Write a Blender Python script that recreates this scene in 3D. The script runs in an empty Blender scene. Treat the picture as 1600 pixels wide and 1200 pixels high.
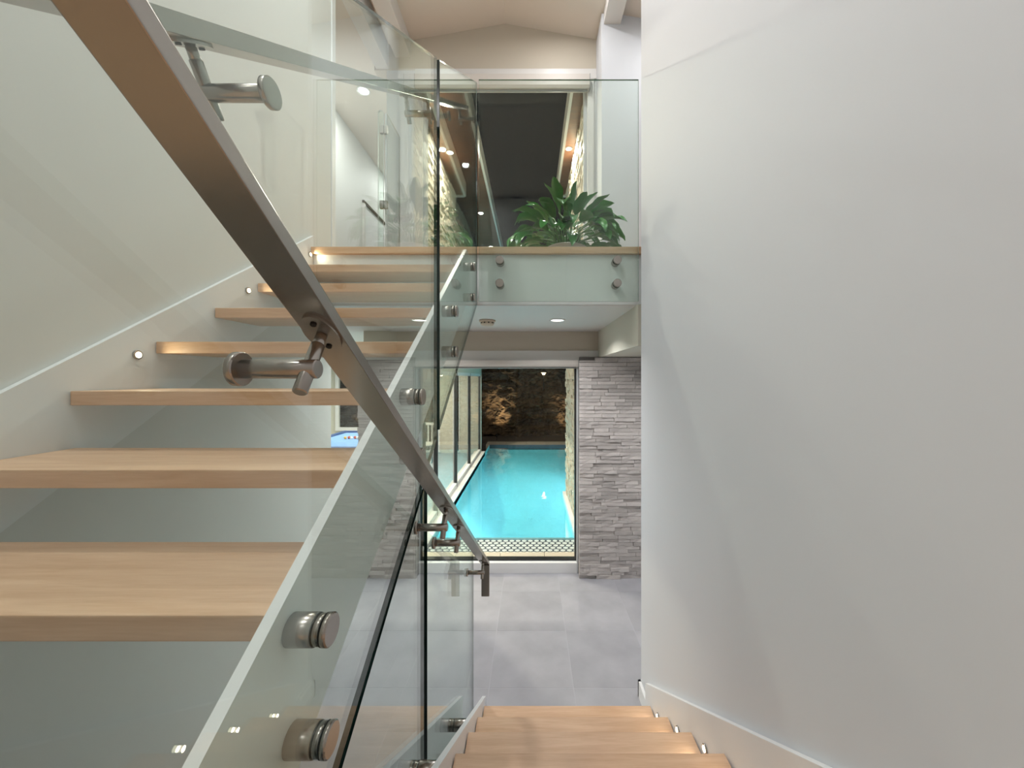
import bpy, bmesh, math, random
from mathutils import Vector, Matrix, noise

S = bpy.context.scene
COL = S.collection
random.seed(7)
R = random.Random(11)

# ------------------------------------------------------------------ camera, world, exposure
EYE = 2.022          # eye height above the lower floor; x right, y away from the camera, z up
UP = 2.88            # upper floor
SL = 0.6545          # stair slope (0.18 rise / 0.275 run)
cd = bpy.data.cameras.new('camera')
cam = bpy.data.objects.new('camera', cd)
COL.objects.link(cam)
cam.location = (0, 0, EYE)
cam.rotation_euler = (math.pi / 2, 0, 0)
cd.sensor_width = 36.0
cd.lens = 600.0 / 1600.0 * 36.0
cd.shift_x = -29.0 / 1600.0
cd.shift_y = -10.0 / 1600.0
cd.clip_start = 0.02
S.camera = cam

W = bpy.data.worlds.new('night')
S.world = W
W.use_nodes = True
W.node_tree.nodes['Background'].inputs[0].default_value = (0.010, 0.011, 0.014, 1)
W.node_tree.nodes['Background'].inputs[1].default_value = 0.6

S.view_settings.view_transform = 'Standard'
S.view_settings.look = 'None'
S.view_settings.gamma = 1.0
S.view_settings.use_curve_mapping = False
S.view_settings.exposure = -0.38
S.cycles.max_bounces = 6
S.cycles.diffuse_bounces = 3
S.cycles.glossy_bounces = 3
S.cycles.use_adaptive_sampling = True
S.cycles.adaptive_threshold = 0.06
S.cycles.transparent_max_bounces = 24
S.cycles.sample_clamp_indirect = 6.0

# lamp strengths in watts
P_UPPER, P_LOWER, P_WING, P_HALL = 31.0, 15.0, 60.0, 24.0
P_SOFFIT, P_POOL = 60.0, 760.0

# ------------------------------------------------------------------ materials
def srgb(r, g, b):
    f = lambda c: (c / 255 / 12.92) if c <= 10 else ((c / 255 + 0.055) / 1.055) ** 2.4
    return (f(r), f(g), f(b), 1)

def new_mat(name):
    m = bpy.data.materials.new(name)
    m.use_nodes = True
    nt = m.node_tree
    return m, nt, nt.nodes['Principled BSDF'], nt.nodes['Material Output']

def N(nt, t, **kw):
    n = nt.nodes.new(t)
    for k, v in kw.items():
        setattr(n, k, v)
    return n

def plain(name, col, rough=0.5, metal=0.0, var=0.0, scale=8.0, bump=0.0, bscale=60.0, stretch=None, randv=0.0, spec=0.5):
    m, nt, b, out = new_mat(name)
    b.inputs['Base Color'].default_value = col
    b.inputs['Roughness'].default_value = rough
    b.inputs['Metallic'].default_value = metal
    b.inputs['Specular IOR Level'].default_value = spec
    tc = N(nt, 'ShaderNodeTexCoord')
    src = tc.outputs['Object']
    if stretch:
        mp = N(nt, 'ShaderNodeMapping')
        mp.inputs['Scale'].default_value = stretch
        nt.links.new(src, mp.inputs[0])
        src = mp.outputs[0]
    last = None
    if var > 0:
        nz = N(nt, 'ShaderNodeTexNoise')
        nz.inputs['Scale'].default_value = scale
        nz.inputs['Detail'].default_value = 6
        nt.links.new(src, nz.inputs['Vector'])
        mr = N(nt, 'ShaderNodeMapRange')
        mr.inputs['From Min'].default_value = 0.25
        mr.inputs['From Max'].default_value = 0.75
        mr.inputs['To Min'].default_value = 1 - var
        mr.inputs['To Max'].default_value = 1 + var
        nt.links.new(nz.outputs[0], mr.inputs[0])
        last = mr.outputs[0]
    if randv > 0:
        oi = N(nt, 'ShaderNodeObjectInfo')
        mr = N(nt, 'ShaderNodeMapRange')
        mr.inputs['To Min'].default_value = 1 - randv
        mr.inputs['To Max'].default_value = 1 + randv
        nt.links.new(oi.outputs['Random'], mr.inputs[0])
        if last:
            mu = N(nt, 'ShaderNodeMath', operation='MULTIPLY')
            nt.links.new(last, mu.inputs[0])
            nt.links.new(mr.outputs[0], mu.inputs[1])
            last = mu.outputs[0]
        else:
            last = mr.outputs[0]
    if last:
        hs = N(nt, 'ShaderNodeHueSaturation')
        hs.inputs['Color'].default_value = col
        nt.links.new(last, hs.inputs['Value'])
        nt.links.new(hs.outputs[0], b.inputs['Base Color'])
    if bump > 0:
        nb = N(nt, 'ShaderNodeTexNoise')
        nb.inputs['Scale'].default_value = bscale
        nb.inputs['Detail'].default_value = 5
        nt.links.new(src, nb.inputs['Vector'])
        bp = N(nt, 'ShaderNodeBump')
        bp.inputs['Strength'].default_value = bump
        bp.inputs['Distance'].default_value = 0.01
        nt.links.new(nb.outputs[0], bp.inputs['Height'])
        nt.links.new(bp.outputs[0], b.inputs['Normal'])
    return m

def emitter(name, col, strength):
    m, nt, b, out = new_mat(name)
    b.inputs['Base Color'].default_value = (0.8, 0.8, 0.8, 1)
    b.inputs['Emission Color'].default_value = col
    b.inputs['Emission Strength'].default_value = strength
    m.cycles.emission_sampling = 'NONE'
    return m

def clear_glass(name, tint, ior=1.5, rough=0.0, bump=0.0, bscale=3.0, boost=1.0):
    """thin clear sheet: tinted straight-through light plus the mirror reflection of its surface"""
    m = bpy.data.materials.new(name)
    m.use_nodes = True
    nt = m.node_tree
    nt.nodes.clear()
    out = N(nt, 'ShaderNodeOutputMaterial')
    mix = N(nt, 'ShaderNodeMixShader')
    tr = N(nt, 'ShaderNodeBsdfTransparent')
    tr.inputs[0].default_value = tint
    gl = N(nt, 'ShaderNodeBsdfGlossy')
    gl.inputs['Roughness'].default_value = rough
    gl.inputs['Color'].default_value = (0.95, 1, 0.98, 1)
    # mirror share by the angle to the surface, the same from either side of the sheet
    lw = N(nt, 'ShaderNodeLayerWeight')
    lw.inputs['Blend'].default_value = 0.5
    pw = N(nt, 'ShaderNodeMath', operation='POWER')
    pw.inputs[1].default_value = 5.0
    nt.links.new(lw.outputs['Facing'], pw.inputs[0])
    f0 = ((ior - 1) / (ior + 1)) ** 2
    mr = N(nt, 'ShaderNodeMapRange')
    mr.inputs['To Min'].default_value = min(1, f0 * boost)
    mr.inputs['To Max'].default_value = 1.0
    nt.links.new(pw.outputs[0], mr.inputs[0])
    nt.links.new(mr.outputs[0], mix.inputs[0])
    nt.links.new(tr.outputs[0], mix.inputs[1])
    nt.links.new(gl.outputs[0], mix.inputs[2])
    nt.links.new(mix.outputs[0], out.inputs[0])
    if bump > 0:
        tc = N(nt, 'ShaderNodeTexCoord')
        nb = N(nt, 'ShaderNodeTexNoise')
        nb.inputs['Scale'].default_value = bscale
        nt.links.new(tc.outputs['Object'], nb.inputs['Vector'])
        bp = N(nt, 'ShaderNodeBump')
        bp.inputs['Strength'].default_value = bump
        bp.inputs['Distance'].default_value = 0.05
        nt.links.new(nb.outputs[0], bp.inputs['Height'])
        nt.links.new(bp.outputs[0], gl.inputs['Normal'])
    return m

def wood(name, c1, c2, rough=0.45):
    m, nt, b, out = new_mat(name)
    tc = N(nt, 'ShaderNodeTexCoord')
    oi = N(nt, 'ShaderNodeObjectInfo')
    ad = N(nt, 'ShaderNodeVectorMath', operation='ADD')
    nt.links.new(tc.outputs['Object'], ad.inputs[0])
    nt.links.new(oi.outputs['Location'], ad.inputs[1])
    mp = N(nt, 'ShaderNodeMapping')
    mp.inputs['Scale'].default_value = (1.2, 16, 16)
    nt.links.new(ad.outputs[0], mp.inputs[0])
    nz = N(nt, 'ShaderNodeTexNoise')
    nz.inputs['Scale'].default_value = 2.2
    nz.inputs['Detail'].default_value = 8
    nz.inputs['Distortion'].default_value = 0.6
    nt.links.new(mp.outputs[0], nz.inputs['Vector'])
    n2 = N(nt, 'ShaderNodeTexNoise')
    n2.inputs['Scale'].default_value = 14
    n2.inputs['Detail'].default_value = 4
    nt.links.new(mp.outputs[0], n2.inputs['Vector'])
    mx = N(nt, 'ShaderNodeMath', operation='MULTIPLY_ADD')
    mx.inputs[1].default_value = 0.35
    nt.links.new(n2.outputs[0], mx.inputs[0])
    nt.links.new(nz.outputs[0], mx.inputs[2])
    cr = N(nt, 'ShaderNodeValToRGB')
    cr.color_ramp.elements[0].position = 0.45
    cr.color_ramp.elements[0].color = c2
    cr.color_ramp.elements[1].position = 0.85
    cr.color_ramp.elements[1].color = c1
    nt.links.new(mx.outputs[0], cr.inputs[0])
    nt.links.new(cr.outputs[0], b.inputs['Base Color'])
    b.inputs['Roughness'].default_value = rough
    return m

M = {}
M['wall'] = plain('painted_wall', srgb(222, 222, 219), 0.6)
M['wall_cool'] = plain('painted_wall_pale', srgb(222, 225, 230), 0.6)
M['beige'] = plain('beige_wall', srgb(205, 196, 180), 0.65)
M['sage'] = plain('sage_beige_wall', srgb(212, 210, 196), 0.65)
M['ceiling'] = plain('ceiling_paint', srgb(228, 219, 209), 0.7)
M['white'] = plain('white_satin_paint', srgb(236, 237, 238), 0.35)
M['trim'] = plain('white_trim', srgb(228, 226, 223), 0.4)
M['oak'] = wood('light_oak', srgb(224, 188, 156), srgb(204, 163, 128))
M['soffit'] = wood('brown_soffit_wood', srgb(120, 80, 56), srgb(80, 52, 36))
M['tile'] = plain('grey_porcelain', srgb(166, 166, 172), 0.38, var=0.15, scale=4.0, randv=0.05)
M['grout'] = plain('pale_grout', srgb(178, 178, 184), 0.8)
M['steel'] = plain('brushed_steel', srgb(164, 158, 152), 0.26, metal=1.0)
M['steel_dark'] = plain('shadowed_screw_recess', srgb(40, 38, 36), 0.5, metal=0.6)
M['gasket'] = plain('dark_gasket', srgb(40, 48, 48), 0.5)
M['glass'] = clear_glass('guard_glass', (0.932, 0.973, 0.951, 1), boost=1.0)
M['glass_edge'] = plain('guard_glass_edge', (0.006, 0.02, 0.017, 1), 0.12)
M['glass_edge_pale'] = plain('pale_glass_edge', srgb(122, 148, 138), 0.2)
M['pane'] = clear_glass('window_glass', (0.97, 0.98, 0.977, 1), boost=0.4)
M['black'] = plain('black_frame', srgb(34, 36, 38), 0.4)
M['alu'] = plain('white_aluminium', srgb(205, 208, 210), 0.35)
M['blind'] = plain('roller_blind_box', srgb(214, 208, 201), 0.5)
M['blindgrey'] = plain('blind_bottom_bar', srgb(150, 152, 150), 0.4)
M['ledger'] = plain('ledger_stone', srgb(194, 188, 185), 0.8, var=0.10, scale=9, randv=0.21, bump=0.3, bscale=45)
M['ledger_ext'] = plain('pale_ledger_stone', srgb(200, 188, 168), 0.8, var=0.22, scale=14, bump=0.6, bscale=35)
M['stoneback'] = plain('stone_backing', srgb(120, 116, 114), 0.9)
M['coping'] = plain('sandstone_coping', srgb(196, 186, 168), 0.7, var=0.08, scale=6, randv=0.05)
M['mosaic'] = plain('white_mosaic', srgb(205, 214, 212), 0.3, var=0.08, scale=25)
M['mosaic_grout'] = plain('slate_grout', srgb(58, 70, 82), 0.6)
M['plaster'] = plain('pool_plaster', srgb(168, 224, 232), 0.6, var=0.03, scale=1.5)
M['water'] = clear_glass('pool_water', (0.58, 0.91, 0.95, 1), ior=1.33, bump=0.06, bscale=2.2)
M['rock'] = plain('cliff_rock', srgb(86, 70, 50), 0.9, var=0.7, scale=6, bump=1.0, bscale=14)
M['gravel'] = plain('dark_ground', srgb(88, 80, 72), 0.95, var=0.3, scale=12, bump=0.6, bscale=40)
M['dark_wall'] = plain('dark_garden_wall', srgb(60, 55, 52), 0.9, var=0.3, scale=4)
M['felt'] = plain('blue_felt', srgb(120, 160, 215), 0.9)
M['navy'] = plain('navy_rail', srgb(50, 80, 130), 0.5)
M['darkwood'] = plain('dark_wood', srgb(70, 48, 36), 0.4)
M['leaf'] = plain('leaf_green', srgb(58, 128, 52), 0.28, var=0.2, scale=7, randv=0.3)
M['stalk'] = plain('stalk_green', srgb(76, 120, 60), 0.5)
M['pot'] = plain('pale_grey_pot', srgb(196, 196, 194), 0.45)
M['soil'] = plain('soil', srgb(52, 40, 32), 0.95, var=0.3, scale=30)
M['plastic'] = plain('ivory_plastic', srgb(214, 200, 180), 0.5)
M['lens'] = emitter('downlight_lens', (1.0, 0.95, 0.88, 1), 14.0)
M['lens_warm'] = emitter('soffit_lens', (1.0, 0.93, 0.82, 1), 60.0)
M['lens_step'] = emitter('step_light_lens', (1.0, 0.86, 0.6, 1), 10.0)
M['lens_lamp'] = emitter('garden_lamp_lens', (1.0, 0.8, 0.45, 1), 6.0)
M['lens_pool'] = emitter('pool_light_lens', (0.75, 0.97, 1.0, 1), 8.0)
M['ballred'] = plain('red_ball', srgb(190, 70, 40), 0.15)
M['ballyellow'] = plain('yellow_ball', srgb(230, 180, 70), 0.15)
M['ballwhite'] = plain('white_ball', srgb(235, 230, 220), 0.15)

# ------------------------------------------------------------------ mesh helpers
def link(name, me, mats, parent=None):
    o = bpy.data.objects.new(name, me)
    COL.objects.link(o)
    if mats is not None and not me.materials:
        for m in (mats if isinstance(mats, (list, tuple)) else [mats]):
            me.materials.append(M[m] if isinstance(m, str) else m)
    if parent is not None:
        o.parent = parent
        o.matrix_parent_inverse = parent.matrix_basis.inverted()
    return o

def obj(name, bm, mats, parent=None, smooth=False):
    me = bpy.data.meshes.new(name)
    bmesh.ops.recalc_face_normals(bm, faces=bm.faces[:])
    bm.to_mesh(me)
    bm.free()
    if smooth:
        for p in me.polygons:
            p.use_smooth = True
    return link(name, me, mats, parent)

def thing(name, label, cat, loc, group=None):
    e = bpy.data.objects.new(name, None)
    COL.objects.link(e)
    e.location = loc
    e.empty_display_size = 0.1
    e['label'] = label
    e['category'] = cat
    if group:
        e['group'] = group
    return e

def tag(o, label, cat, group=None):
    o['label'] = label
    o['category'] = cat
    if group:
        o['group'] = group
    return o

def struct(o, label, cat):
    o['kind'] = 'structure'
    o['label'] = label
    o['category'] = cat
    return o

def add_box(bm, x0, x1, y0, y1, z0, z1, bevel=0.0, mat=0):
    vs = [bm.verts.new((x, y, z)) for z in (z0, z1) for y in (y0, y1) for x in (x0, x1)]
    fs = []
    for q in ((0, 2, 3, 1), (4, 5, 7, 6), (0, 1, 5, 4), (2, 6, 7, 3), (0, 4, 6, 2), (1, 3, 7, 5)):
        f = bm.faces.new([vs[i] for i in q])
        f.material_index = mat
        fs.append(f)
    if bevel > 0:
        es = list({e for f in fs for e in f.edges})
        bmesh.ops.bevel(bm, geom=es, offset=bevel, segments=2, affect='EDGES', profile=0.6)
    return vs

def box(name, x0, x1, y0, y1, z0, z1, mats, parent=None, bevel=0.0):
    bm = bmesh.new()
    # keep the mesh around its own centre so object coordinates stay local
    c = Vector(((x0 + x1) / 2, (y0 + y1) / 2, (z0 + z1) / 2))
    add_box(bm, x0 - c.x, x1 - c.x, y0 - c.y, y1 - c.y, z0 - c.z, z1 - c.z, bevel)
    o = obj(name, bm, mats, None)
    o.location = c
    if parent is not None:
        o.parent = parent
        o.matrix_parent_inverse = parent.matrix_basis.inverted()
    return o

def boxes(name, lst, mats, parent=None, bevel=0.0):
    bm = bmesh.new()
    for b in lst:
        add_box(bm, *b, bevel=bevel)
    return obj(name, bm, mats, parent)

def prism(name, pts, axis, a0, a1, mats, parent=None, bevel=0.0, edge_slot=False):
    """polygon pts in the plane across `axis`, swept a0..a1 along it"""
    bm = bmesh.new()
    def P(p, a):
        return {'x': (a, p[0], p[1]), 'y': (p[0], a, p[1]), 'z': (p[0], p[1], a)}[axis]
    A = [bm.verts.new(P(p, a0)) for p in pts]
    B = [bm.verts.new(P(p, a1)) for p in pts]
    bm.faces.new(A)
    bm.faces.new(B[::-1])
    n = len(pts)
    for i in range(n):
        f = bm.faces.new((A[i], B[i], B[(i + 1) % n], A[(i + 1) % n]))
        if edge_slot:
            f.material_index = 1
    if bevel > 0:
        bmesh.ops.bevel(bm, geom=bm.edges[:], offset=bevel, segments=2, affect='EDGES', profile=0.6)
    return obj(name, bm, mats, parent)

def add_cyl(bm, p, q, r0, r1=None, seg=24, caps=True):
    p, q = Vector(p), Vector(q)
    r1 = r0 if r1 is None else r1
    d = (q - p).normalized()
    a = d.orthogonal().normalized()
    b = d.cross(a)
    A = [bm.verts.new(p + (a * math.cos(t) + b * math.sin(t)) * r0) for t in [2 * math.pi * i / seg for i in range(seg)]]
    B = [bm.verts.new(q + (a * math.cos(t) + b * math.sin(t)) * r1) for t in [2 * math.pi * i / seg for i in range(seg)]]
    for i in range(seg):
        f = bm.faces.new((A[i], A[(i + 1) % seg], B[(i + 1) % seg], B[i]))
        f.smooth = True
    if caps:
        bm.faces.new(A[::-1])
        bm.faces.new(B)

def add_rod(bm, p, q, r, ch=0.002, seg=24):
    """cylinder with chamfered ends"""
    p, q = Vector(p), Vector(q)
    d = (q - p).normalized()
    prof = [(0, r - ch), (ch, r), ((q - p).length - ch, r), ((q - p).length, r - ch)]
    a = d.orthogonal().normalized()
    b = d.cross(a)
    rings = []
    for h, rr in prof:
        rings.append([bm.verts.new(p + d * h + (a * math.cos(2 * math.pi * i / seg) + b * math.sin(2 * math.pi * i / seg)) * rr) for i in range(seg)])
    for k in range(3):
        for i in range(seg):
            f = bm.faces.new((rings[k][i], rings[k][(i + 1) % seg], rings[k + 1][(i + 1) % seg], rings[k + 1][i]))
            f.smooth = (k == 1)
    bm.faces.new(rings[0][::-1])
    bm.faces.new(rings[3])

def rod(name, p, q, r, mats, parent=None, ch=0.002, seg=24):
    bm = bmesh.new()
    add_rod(bm, p, q, r, ch, seg)
    me = bpy.data.meshes.new(name)
    bmesh.ops.recalc_face_normals(bm, faces=bm.faces[:])
    bm.to_mesh(me)
    bm.free()
    return link(name, me, mats, parent)

def lathe(name, prof, loc, mats, parent=None, seg=32, smooth=True):
    bm = bmesh.new()
    rings = []
    for r, z in prof:
        rings.append([bm.verts.new((loc[0] + r * math.cos(2 * math.pi * i / seg), loc[1] + r * math.sin(2 * math.pi * i / seg), loc[2] + z)) for i in range(seg)])
    for k in range(len(rings) - 1):
        for i in range(seg):
            bm.faces.new((rings[k][i], rings[k][(i + 1) % seg], rings[k + 1][(i + 1) % seg], rings[k + 1][i]))
    bm.faces.new(rings[0][::-1])
    bm.faces.new(rings[-1])
    bmesh.ops.remove_doubles(bm, verts=bm.verts[:], dist=1e-6)
    o = obj(name, bm, mats, parent)
    if smooth:
        for p in o.data.polygons:
            p.use_smooth = len(p.vertices) == 4
    return o

def lamp(name, loc, power, size, parent, color=(1, 0.988, 0.98), kind='AREA', rot=(0, 0, 0), spread=None, spot=None):
    ld = bpy.data.lights.new(name, kind)
    ld.energy = power
    ld.color = color
    if kind == 'AREA':
        ld.shape = 'DISK'
        ld.size = size
        if spread:
            ld.spread = spread
    else:
        ld.shadow_soft_size = size
        if kind == 'SPOT':
            ld.spot_size, ld.spot_blend = spot
    o = bpy.data.objects.new(name, ld)
    COL.objects.link(o)
    o.location = loc
    o.rotation_euler = rot
    o.parent = parent
    o.matrix_parent_inverse = parent.matrix_basis.inverted()
    return o

def downlight(x, y, z, power, label, group, lens='lens', r=0.055, color=(1, 0.988, 0.98), size=0.12, spread=None):
    t = thing('downlight', label, 'downlight', (x, y, z), group)
    lathe('trim_ring', [(r + 0.016, 0.0), (r + 0.016, -0.004), (r + 0.004, -0.010), (r, -0.006), (r, 0.0)], (x, y, z), 'white', t)
    lathe('lens', [(r - 0.001, 0.0), (r - 0.001, -0.004), (0.02, -0.005)], (x, y, z), lens, t)
    lamp('downlight_lamp', (x, y, z - 0.02), power, size, t, color, spread=spread)
    return t

# ------------------------------------------------------------------ the shell of the house
RX = 0.70            # face of the wall on the right
LX = -1.46           # face of the stair wall on the left
FY = 3.98            # inner face of the window wall
YB = -2.7            # wall behind the camera
RIDGE_X, RIDGE_Z, RS = -0.26, 5.69, 0.176
def roof_z(x):
    return RIDGE_Z - abs(x - RIDGE_X) * RS

fl = struct(box('floor', -6.0, 2.6, YB, FY + 0.02, -0.12, -0.0012, 'grout'), 'grey porcelain tile floor of the lower level', 'floor')
tw, td = 0.55, 0.565
tile_me = None
for i in range(-6, 5):
    for j in range(-3, 6):
        x0 = -0.27 + i * tw
        y1 = 3.63 + (1 - j) * td
        y0 = y1 - td
        if x0 + tw > 2.6 or x0 < -3.6 or y0 < 0.2:
            continue
        y1c = min(y1, FY)
        if y0 >= FY - 0.02:
            continue
        if y1c < y1:
            o = box('tile', x0 + 0.003, x0 + tw - 0.003, y0 + 0.003, y1c, -0.010, 0.0, 'tile', fl, 0.0006)
        else:
            if tile_me is None:
                bm = bmesh.new()
                add_box(bm, -tw / 2 + 0.003, tw / 2 - 0.003, -td / 2 + 0.003, td / 2 - 0.003, -0.010, 0.0, 0.0006)
                o = obj('tile', bm, 'tile')
                tile_me = o.data
            else:
                o = bpy.data.objects.new('tile', tile_me)
                COL.objects.link(o)
            o.location = (x0 + tw / 2, (y0 + y1) / 2, 0)
            o.parent = fl
            o.matrix_parent_inverse = fl.matrix_basis.inverted()

wr = struct(box('wall_right', RX, RX + 0.14, YB, 2.43, 0, 5.55, 'wall_cool'), 'tall pale wall on the right beside the descending stair', 'wall')
struct(box('wall_side_return', RX + 0.14, 2.6, 2.29, 2.43, 0, 5.4, 'wall_cool'), 'back of the right wall around its corner', 'wall')
struct(box('wall_outer_right', 2.6, 2.75, 2.29, 4.12, 0, 5.3, 'wall'), 'side wall of the space behind the right corner', 'wall')
struct(box('wall_left', LX - 0.14, LX, YB, 2.81, 0, 5.4, 'wall'), 'pale wall along the left of the rising stair', 'wall')
struct(box('wall_back', LX - 0.14, RX + 0.14, YB - 0.12, YB, 0, 5.6, 'wall'), 'wall behind the stair landing', 'wall')

# sloped ceiling
cz = lambda x: roof_z(x)
struct(prism('ceiling', [(-1.62, cz(-1.62)), (RIDGE_X, RIDGE_Z), (2.75, cz(2.75)), (2.75, cz(2.75) + 0.2), (RIDGE_X, RIDGE_Z + 0.2), (-1.62, cz(-1.62) + 0.2)], 'y', YB - 0.12, 4.12, 'ceiling'),
       'shallow gabled cream ceiling over the stair hall', 'ceiling')
def beam(name, x0, x1, y0, y1, zb, label):
    o = prism(name, [(x0, zb), (x1, zb), (x1, cz(x1) + 0.02), (x0, cz(x0) + 0.02)], 'y', y0, y1, 'trim')
    return struct(o, label, 'beam')
beam('trim_1', RX, RX + 0.16, 2.43, 3.67, 5.40, 'cream ceiling beam at the upper right corner')
beam('trim_2', -1.40, -1.24, YB, FY, 5.34, 'cream ceiling beam behind the glass on the left')
# header over the opening to the left hall
struct(box('trim_3', -1.60, -1.47, 2.81, FY, 5.22, 5.46, 'white'), 'white header over the opening to the left hall', 'trim')

# upper floor and its slab
uf = struct(box('floor_upper', -1.44, 2.6, 2.545, FY, 2.506, UP - 0.045, 'white'), 'white edged slab of the upper landing', 'floor')
box('oak_flooring', -1.44, 2.6, 2.515, FY, UP - 0.045, UP, 'oak', uf, 0.003)
box('ceiling_panel', -1.44, 2.6, 2.55, FY, 2.500, 2.506, 'trim', uf)
struct(box('trim_4', RX, 2.6, 2.50, 3.98, 2.23, 2.50, 'sage'), 'lowered bulkhead above the stone wall', 'trim')
hf = struct(box('floor_hall', -6.0, -1.44, 2.815, 10.3, 2.55, UP, 'oak'), 'floor of the hall beyond the stair head', 'floor')
struct(box('ceiling_lower_room', -6.0, -1.44, 2.815, 10.3, 2.506, 2.55, 'trim'), 'ceiling of the games room', 'ceiling')

# window wall, lower level
wl = struct(box('wall_far', -1.73, RX, FY, 4.12, 2.30, 2.506, 'beige'), 'beige wall band above the lower window', 'wall')
box('cover_trim', -1.73, RX, FY - 0.02, 4.11, 2.20, 2.30, 'trim', wl)
struct(box('baseboard_far', -1.13, 0.478, FY - 0.012, 4.12, 0, 0.105, 'white'), 'white sill board under the lower window', 'baseboard')
# window wall, upper level
wu = struct(prism('wall_gable', [(-1.62, 5.206), (0.70, 5.206), (0.70, cz(0.70)), (RIDGE_X, RIDGE_Z), (-1.62, cz(-1.62))], 'y', FY, 4.12, 'beige'), 'beige gable wall above the upper window', 'wall')
struct(box('wall_upper_side', -1.49, -1.12, FY, 4.12, UP, 5.206, 'wall_cool'), 'narrow pale wall left of the upper window', 'wall')
struct(box('wall_upper_pier', 0.68, 2.6, 3.67, 4.12, UP, 5.42, 'wall_cool'), 'pale pier right of the upper window behind the plant', 'wall')
box('pier_top', 0.68, 2.6, 3.67, 4.12, 5.42, 5.50, 'wall_cool', wu)
struct(box('wall_upper_jamb', 0.59, 0.68, FY, 4.12, UP, 5.206, 'wall'), 'pale strip of wall between the upper window and the pier', 'wall')

def window(name, x0, x1, z0, z1, label, frame_mat, fw):
    w = bpy.data.objects.new(name, None)
    COL.objects.link(w)
    w.location = ((x0 + x1) / 2, 4.05, z0)
    struct(w, label, 'window')
    box('frame_side', x0, x0 + fw, 4.02, 4.09, z0, z1, frame_mat, w)
    box('frame_side', x1 - fw, x1, 4.02, 4.09, z0, z1, frame_mat, w)
    box('frame_head', x0 + fw, x1 - fw, 4.02, 4.09, z1 - fw, z1, frame_mat, w)
    box('frame_sill', x0 + fw, x1 - fw, 4.02, 4.09, z0, z0 + fw, frame_mat, w)
    box('pane', x0 + fw, x1 - fw, 4.050, 4.056, z0 + fw, z1 - fw, 'pane', w)
    return w
w1 = window('window_1', -1.12, 0.59, 2.90, 5.19, 'tall upper window onto the night sky behind the plant', 'alu', 0.03)
box('casing', -1.19, -1.12, FY - 0.018, FY, UP, 5.206, 'trim', w1)
box('casing', 0.59, 0.655, FY - 0.018, FY, UP, 5.206, 'trim', w1)
box('casing_head', -1.19, 0.68, FY - 0.022, FY, 5.107, 5.206, 'trim', w1)
w2 = window('window_2', -1.13, 0.478, 0.105, 2.20, 'tall lower window onto the lit swimming pool', 'black', 0.014)
box('jamb_liner', 0.478, 0.492, FY - 0.02, 4.12, 0, 2.20, 'alu', w2)
box('jamb_liner', -1.150, -1.13, FY - 0.02, 4.12, 0, 2.20, 'alu', w2)

def blind(x0, x1, z0, z1, label):
    t = thing('roller_blind', label, 'blind', ((x0 + x1) / 2, FY - 0.04, z0), 'rolled up window blinds')
    d = z1 - z0
    prism('cassette', [(FY - 0.02 if False else FY - 0.001, z0 + 0.018), (FY - 0.001, z1), (FY - 0.085, z1), (FY - 0.085, z0 + 0.04), (FY - 0.07, z0 + 0.018)], 'x', x0, x1, 'blind', t)
    rod('bottom_bar', (x0 + 0.015, FY - 0.04, z0 + 0.009), (x1 - 0.015, FY - 0.04, z0 + 0.009), 0.010, 'blindgrey', t)
    for xx in (x0 - 0.006, x1):
        box('end_cap', xx, xx + 0.006, FY - 0.088, FY - 0.001, z0 + 0.014, z1 + 0.002, 'blindgrey', t)
blind(-1.175, 0.60, 4.955, 5.105, 'pale roller blind rolled up above the upper window')
blind(-1.16, 0.484, 2.115, 2.198, 'white roller blind rolled up above the lower window')

# ------------------------------------------------------------------ ledger stone
def stone_meshes():
    out = []
    for k in range(6):
        bm = bmesh.new()
        add_box(bm, -0.5, 0.5, -0.5, 0.5, -0.5, 0.5)
        bmesh.ops.subdivide_edges(bm, edges=[e for e in bm.edges if abs(e.verts[0].co.x - e.verts[1].co.x) > 0.5], cuts=2)
        for v in bm.verts:
            if v.co.y < 0:
                v.co.y += R.uniform(-0.06, 0.09)
            v.co.z *= R.uniform(0.90, 1.0)
        me = bpy.data.meshes.new('stone')
        bmesh.ops.recalc_face_normals(bm, faces=bm.faces[:])
        bm.to_mesh(me)
        bm.free()
        me.materials.append(M['ledger'])
        out.append(me)
    return out
SM = stone_meshes()

def course_list(x0, x1, z0, z1, h0=0.026, h1=0.040, l0=0.10, l1=0.26):
    z, res = z0, []
    while z < z1 - 0.005:
        h = min(R.uniform(h0, h1), z1 - z)
        if z1 - z - h < h0 * 0.6:
            h = z1 - z
        x = x0 - R.uniform(0, 0.02)
        while x < x1 - 0.01:
            l = R.uniform(l0, l1)
            e = min(x + l, x1)
            if x1 - e < 0.05:
                e = x1
            res.append((max(x, x0), e, z, z + h))
            x = e
        z += h
    return res

# right stone wall of the lower level: every stone its own piece
ws = struct(box('wall_stone_right', 0.50, 2.6, 3.90, 4.12, 0, 2.23, 'stoneback'), 'grey ledger stone wall beside the lower window', 'wall')
vis = course_list(0.488, 1.16, 0.0, 2.225, 0.031, 0.041, 0.12, 0.26)
cnt = 0
rest = []
for (a, b, c, d) in vis:
    if a > RX - 0.01 and c > 2.22:
        continue
    if cnt >= 300:
        rest.append((a, b, c, d)); continue
    top = 2.225 if b > RX else 2.195
    if c > top - 0.008:
        continue
    d = min(d, top)
    o = bpy.data.objects.new('stone', SM[R.randrange(6)])
    COL.objects.link(o)
    dep = R.uniform(0.038, 0.058)
    o.scale = (b - a - 0.003, dep, d - c - 0.001)
    o.location = ((a + b) / 2, 3.905 - dep / 2, (c + d) / 2)
    o.parent = ws
    o.matrix_parent_inverse = ws.matrix_basis.inverted()
    cnt += 1
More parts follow.
